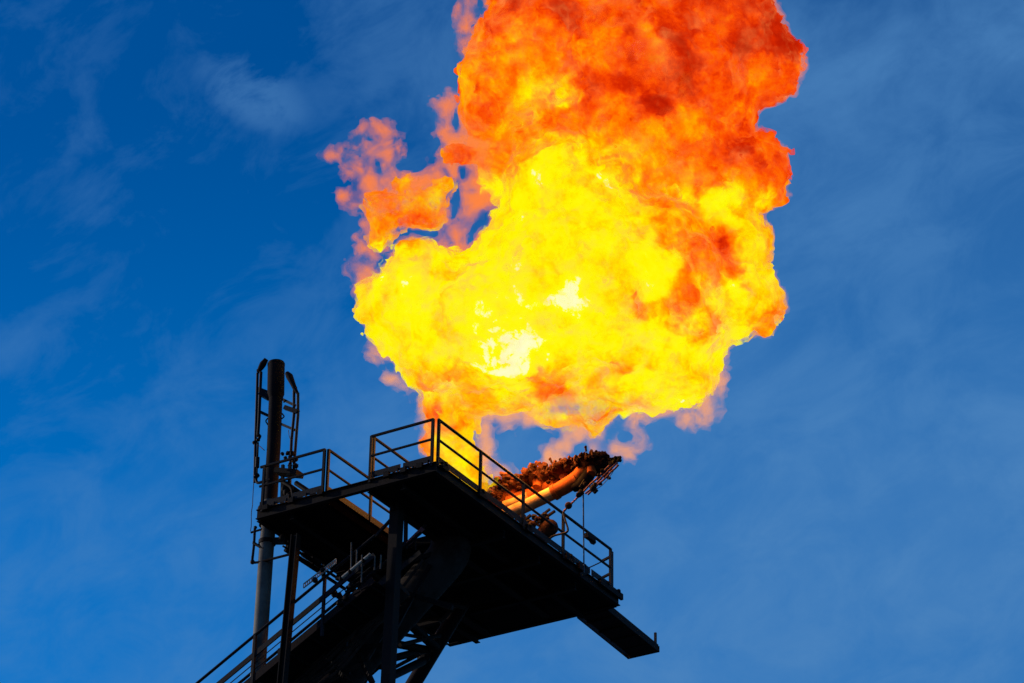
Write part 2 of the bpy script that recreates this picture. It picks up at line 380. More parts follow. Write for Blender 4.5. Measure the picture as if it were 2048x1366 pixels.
T = MB(); T.bar(at(519,892,'y',yI), at(528,900,'y',yI), .05, .012); T.build('warning_tag', PINK, li)
rw = tag(MB().tube(wob(at(508,960,'y',yI), at(501,1062,'y',yI), 10, .006), .009, 6).build('signal_cable', ROPE, None, True), 'thin grey cable hanging down left of the stack', 'cable')

ri = thing('pilot_igniter', 'pair of curved pilot lines with a bent burner tip right of the stack cap', 'igniter', at(585,960,'y',yI), 'pilot igniters beside the stack')
T = MB(); T.tube([at(596,786,'y',yI), at(596,830,'y',yI), at(592,880,'y',yI), at(587,945,'y',yI)], .030, 8)
T.tube([at(588,782,'y',yI), at(588,830,'y',yI), at(583,880,'y',yI), at(580,945,'y',yI), at(579,990,'y',yI)], .030, 8); T.split('gas_line', RAIL, ri, True)
T = MB(); T.tube([at(574,746,'y',yI), at(579,753,'y',yI), at(584,764,'y',yI), at(590,778,'y',yI), at(596,788,'y',yI)], [.045,.075,.06,.045,.028], 10); T.ball(at(589,776,'y',yI), .05, 8, (1,1,1), .2); T.build('burner_tip', CHAR, ri, True)
T = MB()
for p, q, w_ in (((566,799),(590,811),.055),((570,815),(596,824),.085),((562,848),(590,860),.05),((568,804),(570,800),.03)): T.bar(at(*p,'y',sy-.05 if w_<.06 else yI), at(*q,'y',yI), w_, w_)
T.split('bracket', RAIL, ri)
T = MB(); T.tube(wob(at(577,860,'y',yI), at(582,890,'y',yI), 6, .01), .008, 6); T.build('signal_wire', ROPE, ri, True)
T = MB()
for i in range(14): T.ball(at(random.uniform(562,592), random.uniform(905,932), 'y', yI-.05), random.uniform(.035,.06), 8, (1,1,1), .15)
T.split('valve', REDOX, ri, True)
eq = thing('equipment_rack', 'small dark rack of pipe bends and a tray standing on the left deck', 'rack', at(572,1000,'y',.4))
T = MB(); T.bar(at(556,944,'y',.3), at(600,948,'y',.3), .25, .10); T.build('tray', BLACK, eq)
for px in (566, 580): MB().bar(at(px,930,'y',.4), at(px-2,1012,'y',.4), .055).build('leg', BLACK, eq)
T = MB(); T.tube(arc([at(572,966,'y',.4), at(606,990,'y',.4), at(590,1000,'y',.4), at(575,998,'y',.4)], .1), .045, 10)
T.tube(arc([at(560,960,'y',.35), at(585,975,'y',.35), at(588,1010,'y',.35)], .1), .04, 10); T.tube([at(592,966,'y',.3), at(640,998,'y',.3)], .05, 10)
for px, py in ((574,985),(580,992),(570,978),(577,1003)): T.ball(at(px,py,'y',.4), .085, 9)
T.split('pipe_bend', BLACK, eq, True)
lb = thing('drain_pipe', 'thin bent drain pipe with valves on the lower left side of the stack', 'pipe', at(508,1100,'y',yI))
T = MB(); T.tube(arc([at(536,1055,'y',yI), at(502,1065,'y',yI)], .05), .022, 8); T.tube(arc([at(510,1053,'y',yI), at(508,1090,'y',yI), at(504,1126,'y',yI), at(520,1124,'y',yI), at(590,1106,'y',yI)], .07), .026, 8)
T.tube([at(507,1086,'y',yI), at(528,1098,'y',yI)], .03, 8); T.split('pipe_run', GREYP, lb, True)
T = MB()
for px, py, r_ in ((511,1055,.035),(509,1069,.03),(508,1085,.035),(505,1114,.03),(505,1124,.05)): T.ball(at(px,py,'y',yI), r_, 9)
T.split('valve', RAIL, lb, True)
# pipe bundle and brackets under the far edge of the left deck
ub = thing('pipe_bundle', 'dark bundle of thin pipes along the far edge under the left deck', 'pipe', (XL, 1.5, 34.7))
T = MB()
for p, q, r_ in (((560,1078),(680,1160),.03),((570,1100),(690,1178),.035),((605,1108),(650,1140),.05),((566,1092),(640,1140),.02)): T.tube([at(*p,'x',XL), at(*q,'x',XL)], r_, 8)
T.split('pipe_run', RAIL, ub, True)
T = MB()
for px, y0_, y1_ in ((576,1075,1102),(586,1085,1100),(625,1112,1132),(648,1130,1158)): T.bar(at(px,y0_,'x',XL), at(px-1,y1_,'x',XL), .06)
T.split('hanger', RAIL, ub)

# ------------------------------------------------------------------ burners
YB = 4.5
def P(x, y, dy=0): return at(x, y, 'y', YB+dy)
mf = thing('burner_manifold', 'ochre and orange fuel pipe feeding the row of burners over the platform edge', 'pipe', P(1000, 1030))
T = MB(); T.tube([P(930,1072), P(1000,1035), P(1060,1008), P(1112,983)], [.135,.135,.135,.14], 24); T.build('header_pipe', OCHRE, mf, True)
T = MB(); T.tube([P(1112,983), P(1130,973), P(1148,962), P(1160,951), P(1170,938)], [.150,.158,.162,.158,.15], 24); T.build('elbow', RUST, mf, True)
T = MB(); T.tube([P(1147,975), P(1160,970), P(1172,958), P(1180,944)], [.10,.13,.14,.13], 20); T.build('elbow', CHAR, mf, True)
T = MB(); T.tube([P(1107,986), P(1114,982)], .166, 24); T.tube([P(1150,962), P(1156,958)], .172, 24); T.split('flange', RUST, mf, True)
T = MB(); T.tube([P(1180,938), P(1205,930), P(1226,921), P(1242,914)], [.15,.11,.065,.03], 16); T.build('tip_lance', CHAR, mf, True)
# the second header behind, with its bends
T = MB(); T.tube(arc([P(975,1032,.35), P(992,1012,.35), P(1012,992,.35), P(1035,978,.35)], .3), .19, 22); T.build('elbow', RUST, mf, True)
T = MB(); T.tube([P(1018,1004,.3), P(1062,990,.3), P(1098,972,.3), P(1124,955,.3)], .145, 20); T.build('header_pipe', RUST, mf, True)
T = MB(); T.tube([P(1004,1012,.2), P(1030,1003,.2), P(1056,992,.2)], .09, 18); T.build('branch_pipe', OCHRE, mf, True)
T = MB(); T.tube(arc([P(1020,1000,.4), P(1034,984,.4), P(1052,974,.4)], .2), .15, 20); T.build('elbow', RUST, mf, True)
def burner_proto():
    t = thing('gas_burner', 'x', 'burner', (0,0,0), 'burner heads above the manifold')
    T = MB(); T.tube([(0,0,-.26),(0,0,-.2),(0,0,-.10)], [.085,.09,.14], 18); T.build('neck', RUST, t, True)
    T = MB(); T.tube([(0,0,-.14),(0,0,-.07),(0,0,0),(0,0,.05)], [.16,.25,.28,.2], 20); T.ball((0,0,.03), .15, 12, (1,1,.7)); T.build('housing', SCALE, t, True)
    T = MB()
    for k in range(58):                                    # crust of coke and scale over the casting
        a_ = random.uniform(0, 6.283); rr = .31*math.sqrt(random.random()); zz = random.uniform(-.16, .14)*(1-.5*rr/.31)
        T.ball((rr*math.cos(a_)*1.12, rr*math.sin(a_)*1.12, zz), random.uniform(.035, .085), 7, (1, random.uniform(.6,1.2), random.uniform(.5,1)), .3)
    T.build('coke_crust', SCALE, t)
    T = MB()
    for k in range(9):                                     # petal shaped air vanes bending outwards
        a_ = 2*math.pi*k/9+.2; c, s = math.cos(a_), math.sin(a_)
        for j in range(5):
            rr = .14+.055*j; z = -.06+.09*math.sin(j*.75)-.03*j; w_ = .075-.006*j
            T.ball((c*rr, s*rr, z), w_, 7, (1,1,.55), .18)
    T.build('air_vane', SCALE, t)
    T = MB()
    for k in range(16):
        a_ = 2*math.pi*k/16+random.uniform(-.15,.15); rr = random.choice((.12,.2,.27,.31)); c, s = math.cos(a_), math.sin(a_)
        b_ = V((c*rr, s*rr, .05)); e_ = V((c*(rr+.05), s*(rr+.05), .09+random.uniform(0,.035)))
        T.tube([b_, e_], .022, 7); T.hold = 1; T.ball(e_, .032, 7, (1,1,1), .2); T.hold = 0
    T.split('nozzle', SCALE, t)
    return t
bp_ = burner_proto()
BH = [((974,984),1.0,.0,'partly hidden burner head at the lower left end of the row'), ((1028,968),1.12,.25,'burner head second from the lower left of the row'),
      ((1080,955),1.05,.2,'middle burner head of the row above the orange pipes'), ((1131,942),1.05,.15,'burner head second from the upper right end of the row'),
      ((1186,929),1.05,.0,'largest burner head at the upper right end, with flame licking its casting')]
for i, (pp, sc, dy, lab) in enumerate(BH):
    if i == 0: o = bp_
    else:
        o = bp_.copy(); COL.objects.link(o)
        for c_ in bp_.children:
            q = c_.copy(); COL.objects.link(q); q.parent = o
    o.location = P(*pp, dy); o.scale = (sc,)*3; o.rotation_euler = (rad(8*math.sin(i*2)), rad(14+5*math.cos(i*3)), rad(31*i)); o['label'] = lab
# stub pipe with rounded end
sp = thing('stub_pipe', 'reddish brown stub pipe with a domed end above the platform edge', 'pipe', at(1075,1085,'y',4.4))
a, b = at(1066,1092,'y',4.4), at(1108,1046,'y',4.4); d = (b-a).normalized()
MB().tube([a-d*.5, a.lerp(b,.45)], .15, 20).build('pipe_run', SCALE, sp, True)
c = a.lerp(b, .42)
MB().tube([c, c.lerp(b,.75), b-d*.06, b-d*.0, b+d*.04], [.165,.17,.165,.12,.05], 22).build('domed_end', SCALE, sp, True)
# support frame under the header
sf = thing('header_support', 'dark lattice bracket holding the ochre pipe behind the railing', 'bracket', at(1055,1045,'y',4.3))
T = MB()
for p, q, w_ in (((1028,1058),(1062,1030),.05),((1040,1070),(1110,1022),.045),((1046,1030),(1046,1085),.09),((1030,1040),(1056,1075),.04),((1086,1030),(1078,1070),.05),((1058,1040),(1090,1058),.05),((1078,1035),(1100,1018),.04)):
    T.bar(at(*p,'y',4.35), at(*q,'y',4.35), w_)
for i in range(12): T.ball(at(random.uniform(1036,1100), random.uniform(1030,1052), 'y', 4.3), random.uniform(.03,.07), 7, (1,1,1), .2)
T.split('bracket_arm', CHAR, sf)
T = MB(); T.ball(at(1065,1050,'y',4.2), .085, 10, (1,1,1), .15); T.ball(at(1074,1037,'y',4.2), .05, 8); T.tube([at(1055,1052,'y',4.2), at(1080,1036,'y',4.2)], .025, 7); T.split('valve', SCALE, sf, True)
# pilot hose along the outer end
yh = 4.1
hz = thing('pilot_hose', 'faded red braided pilot hoses running up to the outermost burner head', 'hose', at(1165,985,'y',yh))
T = MB()
for dx in (0, 7, 13): T.tube(wob(at(1165+dx*.8,985+dx*.35,'y',yh), at(1232+dx*.4,918+dx*.9,'y',yh), 8, .008), .020, 7)
T.split('hose_run', PINK, hz, True)
T = MB()
for px, py, r_ in ((1232,917,.05),(1239,920,.045),(1228,924,.05),(1186,978,.07),(1190,970,.055),(1163,985,.065),(1158,990,.06),(1170,968,.05),(1198,950,.045),(1205,942,.05)): T.ball(at(px,py,'y',yh), r_, 9, (1,1,1), .2)
T.bar(at(1183,972,'y',yh), at(1192,984,'y',yh), .06, .1); T.bar(at(1218,928,'y',yh), at(1241,917,'y',yh), .05, .07); T.tube([at(1160,975,'y',yh), at(1170,960,'y',yh)], .03, 8); T.split('coupling', CHAR, hz, True)
T = MB(); T.tube(wob(at(1192,978,'y',yh), at(1236,926,'y',yh), 8, .004, .09), .008, 6); T.build('slack_wire', ROPE, hz, True)
pc = thing('pilot_chain', 'pink chain with a dark ball weight left of the hanging wire', 'chain', at(1136,1010,'y',yh))
T = MB(); c0, c1 = at(1160,990,'y',yh), at(1128,1022,'y',yh)
for i in range(17):
    q = c0.lerp(c1, i/16); T.ball(q, .022, 7, (1.3,1,.8) if i % 2 else (.8,1,1.3))
T.build('chain_link', PINK, pc, True); T = MB(); T.ball(at(1137,1011,'y',yh), .075, 12); T.build('ball_weight', SCALE, pc, True)
hk = tag(MB().tube(arc([at(1131,1018,'y',4.2), at(1126,1026,'y',4.2), at(1138,1064,'y',4.2), at(1104,1072,'y',4.2), at(1090,1088,'y',4.2), at(1088,1108,'y',4.2)], .1), .022, 8).build('bent_rod', RAIL, None, True),
         'thin dark bent rod hooking down beside the domed stub pipe', 'rod')
hw = thing('hanging_wire', 'pale vertical wire hanging from the pilot hoses to the platform edge', 'wire', at(1167,1150,'y',5.3))
MB().tube([at(1166.5,988,'y',yh), at(1168,1146,'x',.12)], .015, 7).build('wire_run', ROPE, hw, True)
T = MB(); T.bar(at(1158,1150,'x',.1), at(1170,1146,'x',.1), .07, .07); T.split('clamp', BLACK, hw)
jb = thing('junction_box', 'small dark box clipped on the top rail near the right end', 'box', at(1180,1075,'x',.05))
T = MB(); T.bar(at(1172,1070,'x',.06), at(1188,1081,'x',.06), .09, .10); T.build('box_body', BLACK, jb)
T = MB(); T.tube(arc([at(1178,1078,'x',.06), at(1182,1086,'x',.06), at(1188,1088,'x',.06)], .03), .02, 7); T.bar(at(1186,1080,'x',.06), at(1190,1086,'x',.06), .05); T.split('cable_gland', BLACK, jb, True)

# ------------------------------------------------------------------ flame
# A field of billows in the flame's own frame (u to the right, v down, w away), turned into a closed mesh; its heat is a property of each point.
import openvdb
DF = 62.2
PX = DF/FPX                                              # metres per photograph pixel at the flame
F0 = CAM + ray(1100, 500)*DF
def noise_block(n, seed):
    return np.random.default_rng(seed).standard_normal((n, n, n)).astype(np.float32)
NB = [noise_block(32, k) for k in range(6)]
def vnoise(p, freq, k):                                  # smooth value noise, p (N,3)
    q = p*freq+np.array([13.7*k, 5.1*k, 9.3*k]); i = np.floor(q).astype(np.int32); f = (q-i).astype(np.float32)
    f = f*f*f*(f*(f*6-15)+10); b = NB[k % 6]; i0 = i & 31; i1 = (i+1) & 31
    x0, y0, z0 = i0.T; x1, y1, z1 = i1.T; fx, fy, fz = f.T
    c00 = b[x0,y0,z0]*(1-fx)+b[x1,y0,z0]*fx; c10 = b[x0,y1,z0]*(1-fx)+b[x1,y1,z0]*fx
    c01 = b[x0,y0,z1]*(1-fx)+b[x1,y0,z1]*fx; c11 = b[x0,y1,z1]*(1-fx)+b[x1,y1,z1]*fx
    return (c00*(1-fy)+c10*fy)*(1-fz)+(c01*(1-fy)+c11*fy)*fz
def fbm(p, freq, octs, gain=.5, k0=0, billow=False):
    a, s = 1.0, 0
    for o in range(octs):
        nz = vnoise(p, freq*2.03**o, k0+o)
        s = s+a*((np.abs(nz)-.55)*1.3 if billow else nz); a *= gain
    return s
BODY = [  # x, y, rx, ry (photo px), w offset (m), depth radius (m)
 (800,610,78,76,-.2,.8),(850,572,92,84,-.3,.9),(862,660,98,80,-.2,1.0),(872,722,62,54,-.1,.7),(905,560,60,50,-.2,.8),(1000,640,180,122,-.5,1.5),(1010,700,190,80,-.5,1.2),(1150,560,205,195,-.3,1.9),(1120,390,108,125,-.4,1.2),
 (1300,600,160,210,-.1,1.7),(1330,745,100,72,-.3,.9),(1260,760,90,55,-.3,.8),(1385,690,58,60,-.1,.7),(1455,590,101,84,.0,1.0),(1465,500,76,95,.1,.8),(1500,610,50,58,.1,.6),(1400,640,70,55,0,.7),
 (1480,345,102,85,.3,.9),(1430,405,80,70,.2,.9),(1200,300,195,150,.7,1.5),(1400,290,100,120,.6,1.2),(1300,130,230,170,.9,1.8),(1528,128,74,82,.6,.7),(1490,60,76,75,.6,.8),(1430,30,120,120,.9,1.3),(1440,200,74,100,.6,.9),
 (1050,120,110,140,.6,1.2),(985,190,62,90,.4,.7),(955,150,38,52,.4,.5),(1010,330,44,70,.5,.5),(1250,-90,260,150,1.0,1.9),(1080,-70,115,120,.8,1.2),(1430,-100,120,120,1.0,1.3),(1200,-230,180,110,1.2,1.4),
 (900,815,48,75,.3,.5),(903,885,42,60,.4,.42),(930,940,30,40,.5,.35),(948,970,26,24,.5,.25),(1060,780,150,34,-.1,.6),(1180,806,56,36,-.1,.5),(1120,822,60,26,.1,.4),(1192,838,26,30,.1,.25),(1010,805,50,26,.1,.4),(1250,800,50,30,.0,.4),(970,785,60,38,.1,.5),(1160,780,60,40,0,.5),
 (785,415,46,30,.2,.4),(838,412,46,36,.2,.4),(874,384,20,17,.2,.2),(890,372,8,9,.2,.09),(770,452,26,28,.2,.25),(748,418,20,28,.2,.2),(800,374,13,16,.2,.13),(758,480,16,18,.2,.16),(862,430,22,26,.2,.22),(830,375,10,10,.2,.1),(920,308,26,12,.3,.2),(1085,190,36,62,.0,.5),(1030,240,60,40,.5,.5)]
FRING = [(928,260,40,50,.4,.5),(905,212,32,36,.4,.35),(940,70,24,50,.4,.35),(920,310,34,34,.4,.4),(965,360,50,60,.4,.5),(960,508,40,18,.2,.35),(1005,450,32,50,.3,.4),
 (760,480,40,40,.3,.35),(728,520,12,18,.2,.18),(738,560,18,22,.1,.2),(726,395,20,32,.3,.25),(740,440,26,34,.3,.3),(800,365,70,18,.3,.3),
 (1000,812,76,32,.1,.45),(1090,825,76,34,.1,.45),(1160,845,46,34,.1,.4),(968,880,16,44,.5,.3),(1300,828,60,22,.1,.3),(1380,830,34,14,.1,.25),(1437,725,14,40,.1,.22),(1395,800,30,34,.1,.3),
 (1096,910,15,17,.5,.2),(1096,908,9,11,.5,.12),(950,940,44,46,1.2,.35),(990,950,24,22,1.2,.25),(856,800,18,54,.3,.3),(860,880,14,56,.4,.25),(1188,890,13,24,.1,.14),(1195,845,40,30,.1,.3),(800,755,44,16,.1,.3),(770,700,30,26,.1,.3)]
def chain(pts, r0, r1, w=.3, dz=1.0):
    out = []; n_ = len(pts)
    for i in range(n_-1):
        (x0, y0), (x1, y1) = pts[i], pts[i+1]; m_ = max(2, int(math.hypot(x1-x0, y1-y0)/9))
        for k in range(m_):
            t = (i+k/m_)/(n_-1); a = k/m_; r = r0+(r1-r0)*t
            out.append((x0+(x1-x0)*a, y0+(y1-y0)*a, r, r, w, r*PX*dz))
    return out
FRING += chain([(652,304),(672,306),(700,325),(722,350),(752,372),(790,385)], 5, 17)+chain([(722,258),(745,252),(772,262),(786,282),(776,300),(752,306),(728,298),(716,275)], 7, 10)
FRING += chain([(680,306),(690,330),(706,345)], 6, 9)+chain([(775,338),(800,334),(812,350)], 10, 8)+chain([(682,392),(700,402),(716,420)], 6, 16)+chain([(706,532),(722,545),(735,575)], 7, 12)
FRING += chain([(905,470),(930,440),(955,425),(990,415)], 20, 18)+chain([(868,452),(885,470),(925,492),(950,520)], 14, 20)+chain([(890,315),(905,360),(925,410)], 14, 26)+chain([(862,212),(890,208)], 5, 14)
FRING += chain([(1225,845),(1262,850),(1290,868),(1284,890),(1255,898),(1222,900),(1212,890)], 13, 9)+chain([(1420,760),(1436,782),(1434,815),(1415,842),(1385,848)], 12, 10)
FRING += chain([(1098,925),(1100,940),(1094,955)], 11, 5, .9)+chain([(968,915),(985,935),(1010,945),(1028,950)], 16, 8, 1.2)+chain([(925,5),(938,40)], 9, 14, .4)
HOLES = [(903,398,20,44),(966,478,30,46),(984,436,20,22),(842,468,40,13),(1253,873,20,15),(912,235,12,30),(815,330,30,14),(925,335,10,26),(948,60,10,18)]
VOX = .041
U0, U1, V0, V1, W0, W1 = (600-1100)*PX, (1660-1100)*PX, (-380-500)*PX, (1010-500)*PX, -2.3, 3.2
nu, nv, nw = [int((b-a)/VOX)+1 for a, b in ((U0,U1),(V0,V1),(W0,W1))]
gu_, gv_, gw_ = np.meshgrid(U0+VOX*np.arange(nu), V0+VOX*np.arange(nv), W0+VOX*np.arange(nw), indexing='ij')
GP = np.stack([gu_.ravel(), gv_.ravel(), gw_.ravel()], 1).astype(np.float32); del gu_, gv_, gw_
def lobes(L, inflate=0.0, k=.13):
    acc = np.full(GP.shape[0], 0, np.float32); g = GP.reshape(nu, nv, nw, 3); acc = acc.reshape(nu, nv, nw)
    for (x, y, rx, ry, wo, rw_) in L:
        c = np.array([(x-1100)*PX, (y-500)*PX, wo]); r = np.array([rx*PX, ry*PX, rw_])+inflate; mr = min(r)
        ext = r*1+.7; lo = [max(0, int((c[i]-ext[i]-o)/VOX)) for i, o in enumerate((U0,V0,W0))]; hi = [max(0, int((c[i]+ext[i]-o)/VOX)+2) for i, o in enumerate((U0,V0,W0))]
        sl = tuple(slice(a, b) for a, b in zip(lo, hi))
        q = (g[sl]-c)/r; ql = np.sqrt((q*q).sum(-1)); g2 = np.sqrt(((q/r)**2).sum(-1))+1e-6
        d = np.clip(ql*(ql-1)/g2, -1.5, .8)
        acc[sl] += np.exp(-d/k)
    return (-k*np.log(acc+1e-9)).ravel()
def surface(field, name):
    grid = openvdb.FloatGrid(); grid.background = 1.0
    grid.copyFromArray(np.ascontiguousarray(field.reshape(nu, nv, nw).astype(np.float32)))
    pts, tris, quads = grid.convertToPolygons(isovalue=0.0, adaptivity=0.0)
    return np.asarray(pts, np.float32)*VOX+np.array([U0, V0, W0], np.float32), np.asarray(quads)
RG = np.stack([RIGHT, DOWN, FWD])                        # rows: flame frame axes in world space
def flame_mesh(name, pts, quads, mat, parent, attr):
    me = bpy.data.meshes.new(name)
    wp = pts @ RG.astype(np.float32) + np.asarray(F0, np.float32) - np.asarray(parent.location, np.float32)
    nvx, nq = len(wp), len(quads)
    me.vertices.add(nvx); me.vertices.foreach_set('co', wp.astype(np.float32).ravel())
    me.loops.add(nq*4); me.loops.foreach_set('vertex_index', quads.astype(np.int32).ravel())
    me.polygons.add(nq); me.polygons.foreach_set('loop_start', np.arange(0, nq*4, 4, dtype=np.int32))
    me.polygons.foreach_set('use_smooth', np.ones(nq, bool))
    me.update(calc_edges=True)
    for k_, v_ in attr.items():
        at_ = me.attributes.new(k_, 'FLOAT', 'POINT'); at_.data.foreach_set('value', v_.astype(np.float32))
    me.materials.append(mat)
    ob = bpy.data.objects.new(name, me); COL.objects.link(ob); ob.parent = parent
    return ob
HEAT = [  # x, y, radius px, heat
 (860,600,120,0.92),(800,620,60,0.9),(860,520,60,0.9),(870,700,60,0.9),(1000,640,150,0.95),(1150,560,170,0.93),(1120,400,110,0.92),(1250,450,90,0.86),(1280,650,130,0.9),(1340,760,90,0.9),(1180,720,80,0.88),
 (1050,670,40,1.18),(935,732,30,1.15),(1130,590,38,1.16),(1095,600,26,1.12),(1080,690,30,1.15),(985,735,28,1.13),(990,675,26,1.12),(1030,715,32,1.15),
 (1430,515,56,0.34),(1375,585,58,0.33),(1400,450,40,0.5),(1295,590,24,0.52),(1385,640,36,0.55),(1500,560,40,.82),(1515,610,30,.78),(1455,605,60,0.86),(1488,490,46,0.86),(1425,440,40,0.8),(1530,640,24,.6),(1450,392,56,0.84),(1420,470,24,0.6),(1535,560,24,.74),(1380,740,30,0.7),
 (1480,340,60,0.41),(1545,330,40,0.33),(1490,270,50,0.31),(1560,370,30,0.39),(1400,320,70,0.45),(1330,380,60,0.55),(1380,420,40,0.66),(1220,320,60,0.6),(1300,340,60,0.54),(1200,220,80,0.35),(1290,200,40,0.175),(1240,250,40,0.41),(1160,230,40,0.35),
 (1400,80,50,0.255),(1360,130,35,0.155),(1290,150,50,0.35),(1480,40,36,0.125),(1560,100,24,0.105),(1550,150,40,0.35),(1500,190,40,0.37),(1440,150,60,0.33),(1140,25,40,0.145),(1350,30,60,0.29),(1250,80,60,0.45),(1200,30,60,0.39),(1250,30,40,0.29),(1450,220,50,0.37),
 (1000,140,80,0.52),(950,190,50,0.45),(1060,100,80,0.52),(1000,30,60,0.4),(1085,190,34,0.8),(1130,160,26,0.7),(1000,300,50,0.62),(1060,260,40,0.64),(930,310,30,0.42),(1300,-60,160,0.255),(1060,-80,120,0.35),(1200,-220,150,0.175),(1450,-80,120,0.175),
 (900,800,50,0.66),(905,870,40,0.62),(930,940,34,0.74),(900,760,40,0.76),(1050,785,90,.74),(1180,815,50,.70),(1120,820,40,.66),(1180,800,40,0.7),(1230,770,40,0.66),(1130,790,50,0.73),(1188,880,20,0.85),(960,780,50,0.7),
 (810,400,60,0.56),(770,440,40,0.47),(860,390,40,0.58),(840,440,40,0.45),(1095,912,30,0.72)]
def heat_at(p):
    x = p[:,0]/PX+1100; y = p[:,1]/PX+500
    wv = np.stack([fbm(p, 1.2, 5, .6, 2), fbm(p+7, 1.2, 5, .6, 3)], 1)*17
    x = x+wv[:,0]; y = y+wv[:,1]; num = np.zeros(len(p)); den = np.full(len(p), 1e-9)
    for hx, hy, hr, hh in HEAT:
        g = ((x-hx)**2+(y-hy)**2)/(hr*hr); wt = np.exp(-g*2.3)+.001/(1+g)**2
        wt *= (80/hr)**.95
        num += wt*hh; den += wt
    h = num/den
    q = p+.18*np.stack([fbm(p, .9, 3, .5, 1), fbm(p+3, .9, 3, .5, 4), fbm(p+5, .9, 3, .5, 5)], 1)
    nz = fbm(q, 1.5, 6, .66, 0)
    amp = np.interp(h, [.1, .4, .6, .8, .95, 1.2], [.07, .11, .12, .11, .055, .11])
    return h+nz*amp
base = lobes(BODY, 0, .07)
def on_band(base, f, lo=-.6, hi=.6):
    m_ = (base > lo) & (base < hi); o = np.zeros(len(base), np.float32); o[m_] = f(GP[m_]); return o
field = base - on_band(base, lambda p: .045*fbm(p, .8, 3, .55, 0)+.042*fbm(p, 2.2, 4, .62, 2, True)+.042*fbm(p, 2.0, 5, .7, 3)+.022*vnoise(p, 9.0, 1))
pts, quads = surface(field, 'b')

fm, n, l, b_ = new_mat('gas fire body'); n.remove(b_)
out = n['Material Output']
ah = n.new('ShaderNodeAttribute'); ah.attribute_name = 'gas_temp'
tc = n.new('ShaderNodeTexCoord'); ns = n.new('ShaderNodeTexNoise'); ns.inputs['Scale'].default_value = 5.5; ns.inputs['Detail'].default_value = 6; ns.inputs['Roughness'].default_value = .65; ns.inputs['Distortion'].default_value = .4
l.new(tc.outputs['Object'], ns.inputs['Vector'])
mr = n.new('ShaderNodeMapRange'); mr.inputs['From Min'].default_value = .25; mr.inputs['From Max'].default_value = .75; mr.inputs['To Min'].default_value = -.07; mr.inputs['To Max'].default_value = .07
l.new(ns.outputs['Fac'], mr.inputs['Value'])
ad = n.new('ShaderNodeMath'); ad.operation = 'ADD'; l.new(ah.outputs['Fac'], ad.inputs[0]); l.new(mr.outputs['Result'], ad.inputs[1])
ns2 = n.new('ShaderNodeTexNoise'); ns2.inputs['Scale'].default_value = 15; ns2.inputs['Detail'].default_value = 5; ns2.inputs['Roughness'].default_value = .7; l.new(tc.outputs['Object'], ns2.inputs['Vector'])
mr2 = n.new('ShaderNodeMapRange'); mr2.inputs['From Min'].default_value = .25; mr2.inputs['From Max'].default_value = .75; mr2.inputs['To Min'].default_value = -.05; mr2.inputs['To Max'].default_value = .05; l.new(ns2.outputs['Fac'], mr2.inputs['Value'])
ad0 = ad; ad = n.new('ShaderNodeMath'); ad.operation = 'ADD'; l.new(ad0.outputs[0], ad.inputs[0]); l.new(mr2.outputs['Result'], ad.inputs[1])
sc_ = n.new('ShaderNodeMath'); sc_.operation = 'MULTIPLY'; sc_.inputs[1].default_value = 1/1.3; l.new(ad.outputs[0], sc_.inputs[0])
HR = [(0,(.48,.009,0)),(.16/1.3,(.68,.020,0)),(.28/1.3,(.95,.06,0)),(.40/1.3,(1,.13,0)),(.52/1.3,(1,.24,0)),(.66/1.3,(1,.42,0)),(.78/1.3,(1,.66,0)),(.90/1.3,(1,.90,.0)),(1.07/1.3,(1,.98,.005)),(1.10/1.3,(1,1,.45)),(1.0,(1,1,.62))]
hr = ramp(n, HR); l.new(sc_.outputs[0], hr.inputs['Fac'])
em = n.new('ShaderNodeEmission'); l.new(hr.outputs['Color'], em.inputs['Color'])
tr = n.new('ShaderNodeBsdfTransparent'); mx = n.new('ShaderNodeMixShader')
aa = n.new('ShaderNodeAttribute'); aa.attribute_name = 'opacity'
l.new(aa.outputs['Fac'], mx.inputs['Fac']); l.new(tr.outputs[0], mx.inputs[1]); l.new(em.outputs[0], mx.inputs[2]); l.new(mx.outputs[0], out.inputs['Surface'])
try: fm.cycles.emission_sampling = 'NONE'
except Exception: pass
fl = thing('gas_flame', 'huge yellow and orange fireball burning off gas above the platform', 'flame', at(950, 980, 'y', 4.5))
hv = heat_at(pts)
op = np.clip(1.15+.22*fbm(pts, 1.2, 4, .55, 4)+np.clip((hv-.45)*1.5, -.05, .6), .45, 1)
px_, py_ = pts[:,0]/PX+1100, pts[:,1]/PX+500
lf = np.clip((925-px_)/30, 0, 1)*np.clip((485-py_)/20, 0, 1)
op = op*(1-lf)+lf*np.clip(.62+.5*fbm(pts, 2.2, 5, .64, 1), .04, 1)
lo_ = np.clip((py_-778)/36, 0, 1)*np.clip((px_-955)/25, 0, 1)*np.clip((1330-px_)/60, 0, 1)
op = op*(1-lo_)+lo_*np.clip(.52+.55*fbm(pts, 1.8, 5, .62, 5), .04, 1)
flame_mesh('fire_body', pts, quads, fm, fl, {'gas_temp': hv, 'opacity': op})

